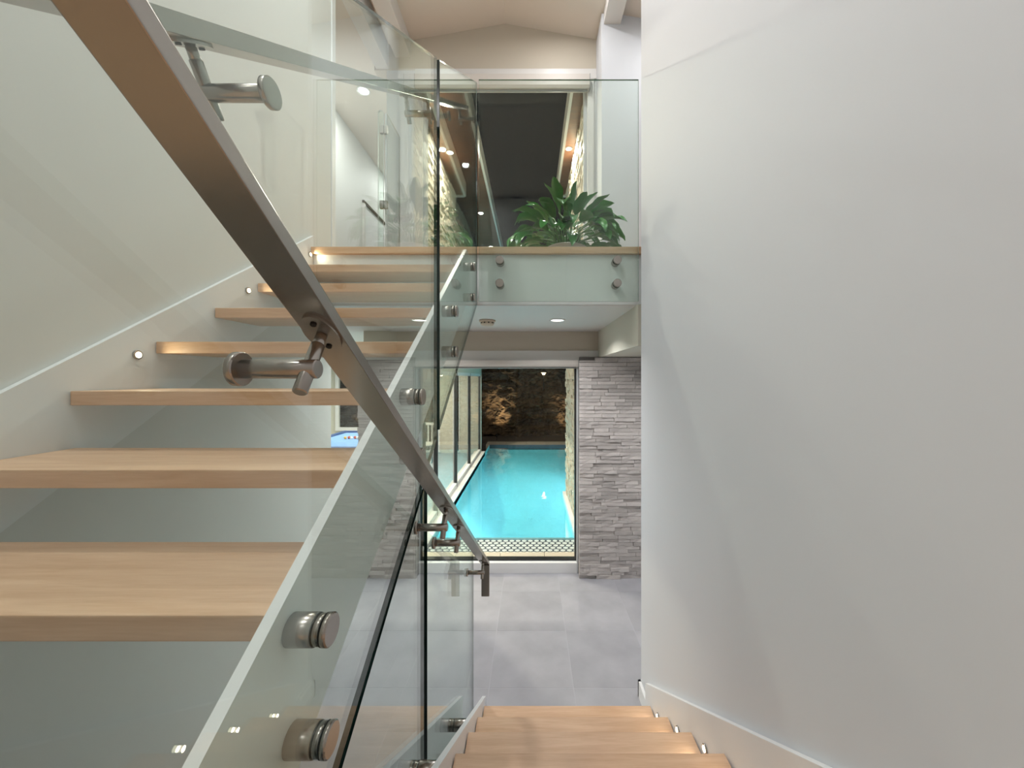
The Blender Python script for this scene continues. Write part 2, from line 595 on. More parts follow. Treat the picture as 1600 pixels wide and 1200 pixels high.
def stone_stuff(name, lst, plane, base, sign, mats, parent, dmin=0.02, dmax=0.055):
    """stones on a wall; plane 'y' faces along y, plane 'x' faces along x"""
    bm = bmesh.new()
    for (a, b, c, d) in lst:
        dep = R.uniform(dmin, dmax)
        if plane == 'y':
            y0, y1 = sorted((base, base + sign * dep))
            add_box(bm, a + 0.001, b - 0.001, y0, y1, c + 0.001, d - 0.001)
        else:
            x0, x1 = sorted((base, base + sign * dep))
            add_box(bm, x0, x1, a + 0.001, b - 0.001, c + 0.001, d - 0.001)
    o = obj(name, bm, mats, parent)
    o['kind'] = 'stuff'
    return o
stone_stuff('stone_courses', rest + course_list(1.16, 2.6, 0, 2.22), 'y', 3.905, -1, 'ledger', ws)
wsl = struct(box('wall_stone_left', -1.73, -1.15, 3.90, 4.12, 0, 2.20, 'stoneback'), 'grey ledger stone pier left of the lower window', 'wall')
stone_stuff('stone_courses', course_list(-1.74, -1.148, 0, 2.195), 'y', 3.905, -1, 'ledger', wsl)

# ------------------------------------------------------------------ the games room wing and the hall over it
struct(box('floor_games_room', -6.0, -1.33, FY + 0.02, 10.3, -0.12, 0.0, 'tile'), 'tile floor of the games room', 'floor')
struct(box('wall_games_side', -6.15, -6.0, YB, 10.45, 0, 5.0, 'sage'), 'far side wall of the games room', 'wall')
struct(box('wall_games_near', -6.0, LX - 0.14, YB - 0.12, YB, 0, 2.5, 'sage'), 'wall of the lower room under the stair', 'wall')
struct(box('ceiling_under_stair', -6.0, LX - 0.14, YB, 2.815, 2.506, 2.60, 'trim'), 'ceiling of the lower room left of the stair', 'ceiling')
gw = struct(boxes('wall_games_far', [(-6.0, -5.22, 10.3, 10.42, 0, 2.506), (-4.30, -3.35, 10.3, 10.42, 0, 2.506), (-2.42, -2.08, 10.3, 10.42, 0, 2.506), (-1.90, -1.33, 10.3, 10.42, 0, 2.506),
                                      (-5.22, -4.30, 10.3, 10.42, 0, 0.60), (-5.22, -4.30, 10.3, 10.42, 2.25, 2.506), (-3.35, -2.42, 10.3, 10.42, 2.25, 2.506), (-2.08, -1.90, 10.3, 10.42, 2.25, 2.506)], 'sage'),
            'sage far wall of the games room with windows', 'wall')
def far_window(name, x0, x1, z0, z1, label, fw=0.10, bar=None):
    w = bpy.data.objects.new(name, None)
    COL.objects.link(w)
    w.location = ((x0 + x1) / 2, 10.3, z0)
    struct(w, label, 'window')
    box('frame_side', x0, x0 + fw, 10.26, 10.34, z0, z1, 'white', w)
    box('frame_side', x1 - fw, x1, 10.26, 10.34, z0, z1, 'white', w)
    box('frame_head', x0 + fw, x1 - fw, 10.26, 10.34, z1 - fw, z1, 'white', w)
    box('frame_sill', x0 + fw, x1 - fw, 10.26, 10.34, z0, z0 + fw, 'white', w)
    box('pane', x0 + fw, x1 - fw, 10.30, 10.31, z0 + fw, z1 - fw, 'pane', w)
    if bar:
        box('mullion', x0 + fw, x1 - fw, 10.27, 10.33, bar, bar + 0.05, 'black', w)
far_window('window_3', -5.22, -4.30, 0.60, 2.25, 'white framed window beyond the blue pool table', 0.09)
far_window('window_4', -3.35, -2.42, 0.02, 2.25, 'wide garden door at the end of the games room', 0.05)
far_window('window_5', -2.08, -1.90, 0.02, 2.25, 'narrow garden window seen through the sliding panels', 0.02)

# sliding glass wall along the pool
SX0, SX1 = -1.39, -1.33
edges = [4.14, 5.5, 6.95, 8.5, 10.2]
top = 2.12
struct(box('trim_5', -1.45, -1.22, 4.12, 10.3, -0.05, 0.05, 'white'), 'white sill between the sliding panels and the pool', 'trim')
struct(box('trim_6', -1.45, -1.33, 4.12, 10.3, top, 2.55, 'sage'), 'header band over the sliding glass panels', 'trim')
ords = ['nearest', 'second', 'third', 'farthest']
for k in range(4):
    a, b = edges[k], edges[k + 1]
    t = thing('sliding_panel', ords[k] + ' sliding glass panel along the left of the pool', 'sliding door', (SX0, (a + b) / 2, 0.05), 'sliding panels by the pool')
    box('stile', SX0, SX1, a, a + 0.03, 0.05, top, 'white', t)
    box('stile', SX0 + 0.01, SX1 + 0.005, b - 0.022, b - 0.002, 0.05, top, 'black', t)
    box('top_rail', SX0, SX1, a + 0.03, b - 0.022, top - 0.06, top, 'white', t)
    box('bottom_rail', SX0, SX1, a + 0.03, b - 0.022, 0.05, 0.12, 'white', t)
    box('pane', SX0 + 0.025, SX0 + 0.031, a + 0.03, b - 0.022, 0.12, top - 0.06, 'pane', t)

# upper wing: stone outside, hall inside
we = struct(box('wall_wing_upper', -1.49, -1.36, 4.12, 10.42, 2.55, 5.22, 'wall'), 'stone clad outer wall of the upper left wing', 'wall')
stone_stuff('stone_courses', course_list(4.13, 10.42, 2.45, 5.215, 0.035, 0.055, 0.12, 0.32), 'x', -1.36, 1, 'ledger_ext', we, 0.02, 0.06)
struct(box('wall_hall_left', -2.64, -2.5, 2.815, 8.0, UP, 5.6, 'wall'), 'left wall of the upstairs hall', 'wall')
struct(box('wall_hall_end', -2.5, -1.49, 8.0, 8.12, UP, 5.6, 'wall'), 'end wall of the upstairs hall', 'wall')
struct(box('wall_hall_near', -2.64, LX - 0.14, 2.69, 2.815, UP, 5.6, 'wall'), 'near wall of the upstairs hall', 'wall')
struct(box('ceiling_hall', -2.64, -1.47, 2.815, 8.12, 5.46, 5.6, 'ceiling'), 'ceiling of the upstairs hall', 'ceiling')
struct(box('wall_hall_infill', -1.49, -1.36, 4.12, 8.12, 5.22, 5.46, 'wall'), 'top of the wing wall under its roof', 'wall')
d1 = bpy.data.objects.new('door_1', None)
COL.objects.link(d1)
d1.location = (-2.5, 6.2, UP)
struct(d1, 'white door with dark head in the upstairs hall', 'door')
box('door_leaf', -2.505, -2.49, 5.76, 6.68, UP, 4.62, 'white', d1)
box('head_casing', -2.52, -2.47, 5.70, 6.74, 4.62, 4.66, 'darkwood', d1)
box('side_casing', -2.52, -2.47, 5.70, 5.76, UP, 4.62, 'trim', d1)
box('side_casing', -2.52, -2.47, 6.68, 6.74, UP, 4.62, 'trim', d1)
struct(box('trim_7', LX - 0.16, LX + 0.008, 2.812, 2.86, UP, 5.22, 'white'), 'white end casing of the stair wall at the hall opening', 'trim')

# eaves outside the upper window
def eave(name, x0, x1, y0, y1, label, fx):
    t = struct(box(name, x0, x1, y0, y1, 5.22, 5.30, 'soffit'), label, 'eave')
    box('fascia', fx, fx + 0.035, y0, y1, 5.19, 5.42, 'trim', t)
    box('fascia_end', x0, x1, y1, y1 + 0.03, 5.19, 5.42, 'trim', t)
    return t
eave('trim_8', -1.36, -0.74, 4.14, 10.5, 'brown boarded eave of the left wing with pale fascia', -0.74)
eave('trim_9', 0.47, 1.1, 4.14, 6.72, 'brown boarded eave on the right with pale fascia', 0.44)
for y, nm in ((4.4, 'just outside the window glass'), (5.45, 'tight against the stone wall')):
    downlight(-1.14, y, 5.218, P_SOFFIT, 'recessed light in the left eave ' + nm, 'eave lights', 'lens_warm', 0.04, (1, 0.92, 0.8), 0.06)
downlight(0.535, 5.36, 5.218, P_SOFFIT * 1.6, 'recessed light in the right eave above the plant', 'eave lights', 'lens_warm', 0.035, (1, 0.92, 0.8), 0.06)
wx = struct(box('wall_exterior_right', 0.65, 0.85, 4.12, 6.70, 0.036, 5.22, 'stoneback'), 'pale stone clad outer wall on the right of the pool', 'wall')
stone_stuff('stone_courses', course_list(4.13, 6.70, 0.036, 5.215, 0.035, 0.055, 0.10, 0.30), 'x', 0.65, -1, 'ledger_ext', wx, 0.02, 0.05)

# ------------------------------------------------------------------ swimming pool
WZ = -0.02
pool = thing('swimming_pool', 'turquoise lit swimming pool outside the lower window', 'pool', (0.3, 7.5, -1.6))
def sm01(t):
    t = min(1.0, max(0.0, t))
    return t * t * (3 - 2 * t)
def bed_z(x, y):
    """rounded bed of the basin, shallow by the window and coved up to the far and left sides"""
    return -0.05 - 1.15 * sm01((y - 4.35) / 1.3) * sm01((11.75 - y) / 2.6) * (0.35 + 0.65 * sm01((x + 1.35) / 0.75)) - 0.25 * sm01((y - 6) / 3) * sm01((11.5 - y) / 2)
bm = bmesh.new()
xs = [-1.22 + 1.82 * i / 14 for i in range(14)] + [0.60 + 2.6 * i / 10 for i in range(11)]
ys = [4.78 + 1.94 * j / 12 for j in range(12)] + [6.72 + 4.68 * j / 26 for j in range(27)]
gv = {(i, j): bm.verts.new((x, y, bed_z(x, y))) for i, x in enumerate(xs) for j, y in enumerate(ys) if j >= 12 or i <= 14}
rim = {}
def rim_v(k):
    if k not in rim:
        rim[k] = bm.verts.new((xs[k[0]], ys[k[1]], 0.03))
    return rim[k]
for i in range(len(xs) - 1):
    for j in range(len(ys) - 1):
        if j < 12 and i >= 14:
            continue
        bm.faces.new((gv[i, j], gv[i + 1, j], gv[i + 1, j + 1], gv[i, j + 1]))
nx_, ny_ = len(xs) - 1, len(ys) - 1
side = [((0, j), (0, j + 1)) for j in range(ny_)] + [((i, ny_), (i + 1, ny_)) for i in range(nx_)] + [((nx_, j), (nx_, j + 1)) for j in range(12, ny_)] \
    + [((i, 12), (i + 1, 12)) for i in range(14, nx_)] + [((14, j), (14, j + 1)) for j in range(12)] + [((i, 0), (i + 1, 0)) for i in range(14)]
for k0, k1 in side:
    bm.faces.new((gv[k0], gv[k1], rim_v(k1), rim_v(k0)))
obj('basin', bm, 'plaster', pool, True)
bm = bmesh.new()
bm.faces.new([bm.verts.new((x, y, WZ)) for x, y in [(-1.22, 4.78)] + [(0.60, 4.78), (0.60, 6.72), (3.2, 6.72), (3.2, 11.4), (-1.22, 11.4)]])
obj('water', bm, 'water', pool)
box('waterline_band', -1.22, 3.2, 11.385, 11.40, -0.12, 0.03, 'mosaic_grout', pool)
# shallow mosaic ledge next to the window
box('ledge', -1.22, 0.60, 4.38, 4.80, -0.30, 0.0, 'mosaic_grout', pool)
bm = bmesh.new()
hr = 0.040
row = 0
y = 4.38 + hr
while y < 4.78 - hr * 0.5:
    x = -1.22 + hr + (hr * 0.95 if row % 2 else 0)
    while x < 0.60 - hr * 0.7:
        vs = [bm.verts.new((x + hr * 0.80 * math.cos(math.pi / 6 + k * math.pi / 3), y + hr * 0.80 * math.sin(math.pi / 6 + k * math.pi / 3), 0.006)) for k in range(6)]
        vb = [bm.verts.new((v.co.x, v.co.y, -0.001)) for v in vs]
        bm.faces.new(vs)
        for k in range(6):
            bm.faces.new((vs[k], vb[k], vb[(k + 1) % 6], vs[(k + 1) % 6]))
        x += hr * 1.9
    y += hr * 1.62
    row += 1
o = obj('mosaic_tiles', bm, 'mosaic', pool)
o['kind'] = 'stuff'
for k in range(4):
    x0 = -1.33 + k * 0.495
    box('coping_stone', x0 + 0.002, x0 + 0.493, 4.12, 4.38, -0.1, 0.034, 'coping', pool, 0.004)
for k in range(9):
    x0 = -1.33 + k * 0.6
    box('coping_stone', x0 + 0.003, x0 + 0.597, 11.40, 11.95, -0.1, 0.034, 'coping', pool, 0.004)
box('side_coping', 0.56, 0.66, 4.38, 6.72, -0.1, 0.034, 'white', pool)
for k, (x, y, z) in enumerate([(-0.3, 4.80, -0.20), (3.19, 9.2, -0.30)]):
    n = Vector((0, 1, 0)) if k == 0 else Vector((-1, 0, 0))
    p = Vector((x, y, z))
    rod('underwater_light', p, p + n * 0.02, 0.09, 'lens_pool', pool, 0.004)
    aim = (n + Vector((0, 0, -1.55))).normalized()
    lamp('underwater_lamp', p + n * 0.25, P_POOL * (1.0 if k == 0 else 0.6), 0.12, pool, (0.80, 0.97, 1.0), 'SPOT',
         aim.to_track_quat('-Z', 'Y').to_euler(), spot=(math.radians(118), 0.25))

# garden
struct(box('ground', -9, 12, 11.95, 17, -0.35, -0.02, 'gravel'), 'dark gravel ground behind the pool', 'ground')
def rockface():
    bm = bmesh.new()
    nx, nz = 230, 90
    g = []
    for j in range(nz + 1):
        rowv = []
        for i in range(nx + 1):
            x = -8 + 18 * i / nx
            z = -0.2 + 4.2 * j / nz
            p = Vector((x * 0.9, z * 1.2, 3.1))
            d = noise.fractal(p, 0.9, 2.1, 5) * 0.55 + abs(noise.noise(p * 2.7)) * 0.35 + abs(noise.noise(p * 7.0)) * 0.18 + noise.noise(p * 14.0) * 0.12
            y = 13.4 + 0.28 * z + d
            rowv.append(bm.verts.new((x + noise.noise(p * 3) * 0.1, y, z)))
        g.append(rowv)
    for j in range(nz):
        for i in range(nx):
            bm.faces.new((g[j][i], g[j][i + 1], g[j + 1][i + 1], g[j + 1][i]))
    bk = [bm.verts.new((x, 17.0, z)) for x, z in ((-8, -0.2), (10, -0.2), (10, 4.0), (-8, 4.0))]
    bm.faces.new(bk)
    o = obj('rock_cliff', bm, 'rock')
    return tag(o, 'rough dark rock cliff lit in patches behind the pool', 'cliff')
rockface()
for k, (x, y, w) in enumerate([(-1.1, 12.5, 330), (1.25, 12.5, 170), (-5.9, 12.6, 130)]):
    lb = ['aimed at the left rocks behind the pool', 'aimed at the right rocks behind the pool', 'outside the games room window'][k]
    t = thing('garden_spotlight', 'small spotlight on the gravel ' + lb, 'spotlight', (x, y, -0.02), 'garden spotlights')
    rod('spike', (x, y, -0.06), (x, y, 0.10), 0.010, 'black', t)
    rod('head', (x, y - 0.03, 0.10), (x, y + 0.04, 0.17), 0.03, 'black', t)
    lamp('spotlight_lamp', (x, y + 0.06, 0.19), w, 0.03, t, (1, 0.78, 0.5), 'SPOT', (math.radians(122), 0, 0), spot=(math.radians(52), 0.9))
gx, gy = 0.47, 13.75
t = thing('garden_lamp', 'small mushroom lamp glowing on the dark bank', 'lamp', (gx, gy, 1.6))
rod('post', (gx, gy, 1.6), (gx, gy, 2.12), 0.012, 'black', t)
lathe('cap', [(0.16, 0.0), (0.15, 0.02), (0.06, 0.07), (0.01, 0.085)], (gx, gy, 2.20), 'darkwood', t)
lathe('diffuser', [(0.045, 0.0), (0.06, 0.06), (0.10, 0.08)], (gx, gy, 2.12), 'lens_lamp', t)
lamp('garden_lamp_bulb', (gx, gy, 2.10), 2.0, 0.04, t, (1, 0.8, 0.5), 'POINT')

# ------------------------------------------------------------------ games room furniture
px0, px1, py0, py1 = -4.30, -2.95, 6.72, 8.85
pt = thing('pool_table', 'blue felt pool table in the games room under the stair', 'pool table', ((px0 + px1) / 2, (py0 + py1) / 2, 0))
box('bed', px0 + 0.08, px1 - 0.08, py0 + 0.08, py1 - 0.08, 0.70, 0.765, 'felt', pt)
box('cabinet', px0 + 0.06, px1 - 0.06, py0 + 0.06, py1 - 0.06, 0.50, 0.70, 'darkwood', pt)
for b in ((px0, px1, py0, py0 + 0.1), (px0, px1, py1 - 0.1, py1)):
    box('rail', *b, 0.70, 0.80, 'navy', pt, 0.01)
for b in ((px0, px0 + 0.1, py0 + 0.1, py1 - 0.1), (px1 - 0.1, px1, py0 + 0.1, py1 - 0.1)):
    box('rail', *b, 0.70, 0.80, 'navy', pt, 0.01)
for xx in (px0 + 0.12, px1 - 0.27):
    for yy in (py0 + 0.12, py1 - 0.27):
        box('leg', xx, xx + 0.15, yy, yy + 0.15, 0.0, 0.50, 'darkwood', pt, 0.01)
bx, by, bz = -3.80, 7.85, 0.765
cols = ['ballyellow', 'ballred', 'ballwhite', 'ballred', 'ballwhite', 'ballred']
names = {'ballyellow': 'yellow', 'ballred': 'red', 'ballwhite': 'white'}
bl = ['yellow ball leftmost of the balls on the blue felt', 'red ball second from the left on the blue felt', 'white ball third from the left on the blue felt',
      'red ball in the middle of the row on the blue felt', 'white ball second from the right on the blue felt', 'red ball rightmost on the blue felt']
for k in range(6):
    bm = bmesh.new()
    bmesh.ops.create_uvsphere(bm, u_segments=16, v_segments=10, radius=0.0286)
    o = obj('pool_ball', bm, cols[k], None, True)
    o.location = (bx + k * 0.062 + 0.012, by + 0.03 * (k % 2), bz + 0.0286)
    tag(o, bl[k], 'ball', 'balls on the pool table')

# deck chair seen through the sliding panels
cx, cy = -2.55, 9.2
ch = thing('slatted_chair', 'pale slatted chair behind the sliding panels', 'chair', (cx, cy, 0))
box('seat', cx - 0.24, cx + 0.24, cy - 0.24, cy + 0.24, 0.42, 0.45, 'trim', ch, 0.005)
for sx in (-0.22, 0.19):
    for sy in (-0.22, 0.19):
        box('leg', cx + sx, cx + sx + 0.03, cy + sy, cy + sy + 0.03, 0, 0.42, 'trim', ch)
    box('back_post', cx + sx, cx + sx + 0.03, cy + 0.19, cy + 0.22, 0.45, 0.92, 'trim', ch)
box('back_rail', cx - 0.19, cx + 0.19, cy + 0.19, cy + 0.22, 0.86, 0.92, 'trim', ch)
for k in range(4):
    box('back_slat', cx - 0.15 + k * 0.09, cx - 0.12 + k * 0.09, cy + 0.195, cy + 0.215, 0.45, 0.86, 'trim', ch)

# ------------------------------------------------------------------ stairs
LAND = UP - 8 * 0.18
struct(box('floor_landing', LX, RX, YB, 0.231, LAND - 0.25, LAND - 0.045, 'white'), 'white slab of the half landing under the camera', 'floor')
lo = bpy.data.objects['floor_landing']
box('oak_flooring', LX, RX, YB, 0.231, LAND - 0.045, LAND, 'oak', lo, 0.003)

nosu = lambda y: UP - (2.574 - y) * SL            # nosing line, upper flight
nosl = lambda y: (EYE - 1.842) + (2.156 - y) * SL  # nosing line, lower flight

su = thing('rising_staircase', 'open riser oak stair rising on the left with white stringer', 'staircase', (-0.93, 0.374, LAND))
XR = -0.421
for k in range(1, 8):
    z = UP - 0.18 * k
    y = 2.574 - 0.275 * k
    box('tread', -1.438, XR, y, y + 0.292, z - 0.045, z, 'oak', su, 0.003)
def stringer_pts(f, lo_, hi_, y0, y1, cut0=None, cut1=None):
    return [(y0, f(y0) + lo_), (y1, f(y1) + lo_), (y1, f(y1) + hi_), (y0, f(y0) + hi_)]
prism('stringer', [(0.235, nosu(0.235) - 0.278), (2.512, nosu(2.512) - 0.278), (2.512, nosu(2.40) + 0.056), (2.40, nosu(2.40) + 0.056), (0.235, nosu(0.235) + 0.056)], 'x', -0.419, -0.399, 'white', su)
prism('wall_stringer', [(0.235, nosu(0.235) - 0.278), (2.55, nosu(2.55) - 0.278), (2.55, nosu(2.55) + 0.10), (0.235, nosu(0.235) + 0.10)], 'x', LX + 0.001, LX + 0.02, 'white', su)

sd = thing('descending_staircase', 'oak stair descending ahead to the tile floor', 'staircase', (0.2, 2.156, 0))
for j in range(1, 8):
    z = 0.18 * j
    y = 2.156 - (j - 1) * 0.275
    box('tread', -0.260, 0.672, y - 0.292, y, z - 0.045, z, 'oak', sd, 0.003)
    box('riser', -0.260, 0.672, y - 0.045, y - 0.030, max(0.0, z - 0.18), z - 0.045, 'white', sd)
prism('stringer', [(0.235, nosl(0.235) - 0.30), (1.95, 0.0), (2.27, 0.0), (2.27, nosl(2.27) + 0.035), (0.235, nosl(0.235) + 0.035)], 'x', -0.284, -0.264, 'white', sd)
prism('wall_stringer', [(0.235, nosl(0.235) - 0.30), (1.80, 0.0), (2.27, 0.0), (2.27, nosl(2.27) + 0.11), (0.235, nosl(0.235) + 0.11)], 'x', RX - 0.022, RX - 0.001, 'white', sd)
bb = struct(box('baseboard_right', RX - 0.016, RX, 2.272, 2.446, 0, 0.10, 'white'), 'short white baseboard at the foot of the right wall', 'baseboard')
box('baseboard_return', RX - 0.016, 2.6, 2.43, 2.446, 0, 0.10, 'white', bb)

# step lights
def step_light(x, y, z, sgn, label, p=0.5):
    t = thing('step_light', label, 'step light', (x, y, z), 'step lights')
    rod('bezel', (x, y, z), (x + sgn * 0.006, y, z), 0.017, 'steel', t, 0.001, 20)
    rod('lens', (x + sgn * 0.006, y, z), (x + sgn * 0.008, y, z), 0.011, 'lens_step', t, 0.0005, 16)
    lamp('step_lamp', (x + sgn * 0.02, y, z), p, 0.02, t, (1, 0.86, 0.62), rot=(0, math.radians(90) if sgn < 0 else math.radians(-90), 0))
for j, nm in enumerate(['lowest', 'second lowest', 'third lowest', 'fourth lowest', 'fifth lowest']):
    y = 2.156 - j * 0.275 - 0.12
    step_light(RX - 0.023, y, 0.18 * (j + 1) + 0.045, -1, nm + ' step light in the right skirting of the descending stair', 0.12)
for k, nm in ((0, 'step light at the stair head on the left wall'), (2, 'step light on the left wall two treads below the stair head'), (4, 'step light on the left wall halfway up the rising stair')):
    y = 2.574 - 0.275 * k - 0.07
    step_light(LX + 0.021, y, UP - 0.18 * k - 0.055, 1, nm, 0.25)

# ------------------------------------------------------------------ glass guards with stainless standoffs
def standoff(p, n, gap, thick, parent, r=0.028, side=1):
    """barrel from the structure at p along n over `gap`, gasket, cap beyond the pane"""
    p, n = Vector(p), Vector(n)
    s = rod('standoff', p, p + n * (gap - 0.002), r, 'steel', parent, 0.0012, 28)
    rod('gasket', p + n * (gap - 0.002), p + n * (gap - 0.0004), r * 0.985, 'gasket', s, 0.0003, 28)
    rod('bolt', p + n * (gap - 0.0004), p + n * (gap + thick + 0.0004), r * 0.93, 'steel', s, 0.0003, 28)
    rod('gasket', p + n * (gap + thick + 0.0004), p + n * (gap + thick + 0.002), r * 0.985, 'gasket', s, 0.0003, 28)
    rod('cap', p + n * (gap + thick + 0.002), p + n * (gap + thick + 0.013), r, 'steel', s, 0.002, 28)

GX0, GX1 = -0.354, -0.343      # both flights share one plane of glass
ut = lambda y: nosu(y) + 1.078
ub = lambda y: nosu(y) - 0.319
lt = lambda y: EYE + 0.505 - SL * y
lb_ = lambda y: nosl(y) - 0.27
g1 = thing('glass_balustrade', 'nearer sloping glass panel guarding the rising stair', 'balustrade', (GX0, 0.8, ub(0.8)), 'stair glass panels')
prism('pane', [(0.16, ub(0.16)), (1.405, ub(1.405)), (1.405, ut(1.405)), (0.16, ut(0.16))], 'x', GX0, GX1, ['glass', 'glass_edge'], g1, edge_slot=True)
for y in (0.64, 1.19):
    for dz in (-0.012, -0.195):
        standoff((-0.399, y, nosu(y) + dz), (1, 0, 0), 0.045, 0.011, g1, 0.026)
g2 = thing('glass_balustrade', 'farther sloping glass panel reaching up to the stair head', 'balustrade', (GX0, 2.0, ub(2.0)), 'stair glass panels')
prism('pane', [(1.45, ub(1.45)), (2.475, ub(2.475)), (2.475, ut(2.52)), (1.45, ut(1.45))], 'x', GX0, GX1, ['glass', 'glass_edge'], g2, edge_slot=True)
for y in (1.74, 2.29):
    for dz in (-0.012, -0.195):
        standoff((-0.399, y, nosu(y) + dz), (1, 0, 0), 0.045, 0.011, g2, 0.026)
g3 = thing('glass_balustrade', 'three cornered glass panel below the nearer sloping panel', 'balustrade', (GX0, 1.0, lb_(1.0)), 'stair glass panels')
prism('pane', [(0.40, lb_(0.40)), (1.235, lb_(1.235)), (1.235, ub(1.235) - 0.022), (0.40, ub(0.40) - 0.022)], 'x', GX0, GX1, ['glass', 'glass_edge'], g3, edge_slot=True)
g4 = thing('glass_balustrade', 'farther glass panel ending at the foot of the descending stair', 'balustrade', (GX0, 1.7, lb_(1.7)), 'stair glass panels')
prism('pane', [(1.275, lb_(1.275)), (1.83, 0.02), (2.31, 0.02), (2.31, lt(2.31)), (1.275, lt(1.275))], 'x', GX0, GX1, ['glass', 'glass_edge'], g4, edge_slot=True)
for g, y in ((g3, 1.17), (g4, 1.72)):
    for dz in (0.0, -0.16):
        standoff((-0.284, y, nosl(y) + dz), (-1, 0, 0), 0.059, 0.011, g, 0.024)
g5 = thing('glass_balustrade', 'upright glass guard along the edge of the upper landing', 'balustrade', (0.17, 2.505, 2.5), 'landing glass panels')
prism('pane', [(-0.335, 2.515), (0.728 - 0.03, 2.515), (0.728 - 0.03, UP + 1.07), (-0.335, UP + 1.07)], 'y', 2.482, 2.494, ['glass', 'glass_edge_pale'], g5, edge_slot=True)
for x in (-0.20, 0.56):
    for z in (EYE + (590 - 407) / 600 * 2.49, EYE + (590 - 443) / 600 * 2.49):
        standoff((x, 2.545, z), (0, -1, 0), 0.051, 0.012, g5, 0.027)
# frameless glass gate at the stair head
gt = thing('glass_gate', 'frameless glass gate standing open at the stair head', 'glass gate', (-1.05, 2.76, UP), 'landing glass panels')
prism('hinge_post', [(-1.095, UP), (-1.056, UP), (-1.056, UP + 1.045), (-1.066, UP + 1.06), (-1.085, UP + 1.06), (-1.095, UP + 1.045)], 'y', 2.755, 2.767, ['glass', 'alu'], gt, edge_slot=True)
prism('gate_leaf', [(2.772, UP + 0.03), (3.06, UP + 0.03), (3.06, UP + 1.06), (2.785, UP + 1.06), (2.772, UP + 1.045)], 'x', -1.050, -1.040, ['pane', 'alu'], gt, edge_slot=True)
for z in (EYE + (590 - 203) / 600 * 2.76, EYE + (590 - 320) / 600 * 2.76):
    h = boxes('hinge', [(-1.082, -1.052, 2.748, 2.772, z - 0.028, z + 0.028), (-1.052, -1.028, 2.752, 2.772, z - 0.028, z + 0.028)], 'steel', gt, 0.002)

# ------------------------------------------------------------------ handrails
def bracket(y, xrail, xglass, zr, slope, parent, name='bracket'):
    """flange screwed under the rail, post square to the rail, rod across to a disc on the glass"""
    d = Vector((0, 1, slope)).normalized()        # along the rail
    n = Vector((0, slope, -1)).normalized()        # square to it, downwards
    b = bpy.data.objects.new(name, None)
    COL.objects.link(b)
    b.location = (xrail, y, zr)
    b.parent = parent
    b.matrix_parent_inverse = parent.matrix_basis.inverted()
    c = Vector((xrail, y, zr))
    def r_(nm, p, q, r, m='steel', ch=0.0012):
        o = rod(nm, p, q, r, m, None, ch, 24)
        o.parent = b
        o.matrix_parent_inverse = (Matrix.Translation(parent.location) @ parent.matrix_basis.inverted() @ Matrix.Translation(b.location)).inverted()
        return o
    # flange plate: an oval lying along the rail
    bm = bmesh.new()
    seg = 32
    x_ = Vector((1, 0, 0))
    A, B = [], []
    for i in range(seg):
        t = 2 * math.pi * i / seg
        v = d * (math.cos(t) * 0.034) + x_ * (math.sin(t) * 0.020)
        A.append(bm.verts.new(c + v + n * 0.0002))
        B.append(bm.verts.new(c + v + n * 0.004))
    bm.faces.new(A); bm.faces.new(B)
    for i in range(seg):
        bm.faces.new((A[i], A[(i + 1) % seg], B[(i + 1) % seg], B[i]))
    o = obj('flange', bm, 'steel')
    o.parent = b
    o.matrix_parent_inverse = Matrix.Translation(-b.location)
    for s in (-1, 1):
        r_('screw', c + d * (s * 0.021) + n * 0.004, c + d * (s * 0.021) + n * 0.006, 0.0036, 'steel_dark', 0.0004)
    r_('neck', c + n * 0.004, c + n * 0.022, 0.0065)
    pe = c + n * 0.086
    r_('post', c + n * 0.018, pe, 0.0080)
    rc = c + n * 0.054
    gx = xglass
    sgn = 1 if xrail > xglass else -1
    r_('rod', Vector((gx + sgn * 0.008, rc.y, rc.z)), rc + Vector((sgn * 0.0115, 0, 0)), 0.0112)
    r_('disc', Vector((gx + sgn * 0.0005, rc.y, rc.z)), Vector((gx + sgn * 0.010, rc.y, rc.z)), 0.020)
    for o in b.children:
        o.matrix_parent_inverse = Matrix.Translation(-Vector(b.location))
    return b

# lower flight rail
RL0, RL1 = -0.280, -0.235
rt = lambda y: EYE + 0.386 - SL * y
rb = lambda y: EYE + 0.366 - SL * y
hl = thing('handrail', 'flat brushed steel handrail sloping down across the foreground', 'handrail', (-0.25, 1.0, rb(1.0)), 'stair handrails')
prism('rail', [(0.10, rb(0.10)), (2.20, rb(2.20)), (2.20, rt(2.20)), (0.10, rt(0.10))], 'x', RL0, RL1, 'steel', hl, 0.0012)
box('end_return', RL0, RL1, 2.185, 2.2005, rb(2.20) - 0.172, rb(2.20) + 0.006, 'steel', hl, 0.001)
for y in (0.475, 1.170, 1.375, 2.08):
    bracket(y, -0.2575, GX1, rb(y), -SL, hl)
# upper flight rail
RU0, RU1 = -0.470, -0.420
rut = lambda y: EYE + 0.137 + SL * y
rub = lambda y: EYE + 0.110 + SL * y
hu = thing('handrail', 'flat brushed steel handrail rising behind the glass on the left', 'handrail', (-0.445, 1.4, rub(1.4)), 'stair handrails')
prism('rail', [(0.20, rub(0.20)), (2.60, rub(2.60)), (2.60, rut(2.60)), (0.20, rut(0.20))], 'x', RU0, RU1, 'steel', hu, 0.0012)
for y in (0.5, 1.367, 1.66, 2.40):
    bracket(y, -0.445, GX0, rub(y), SL, hu)

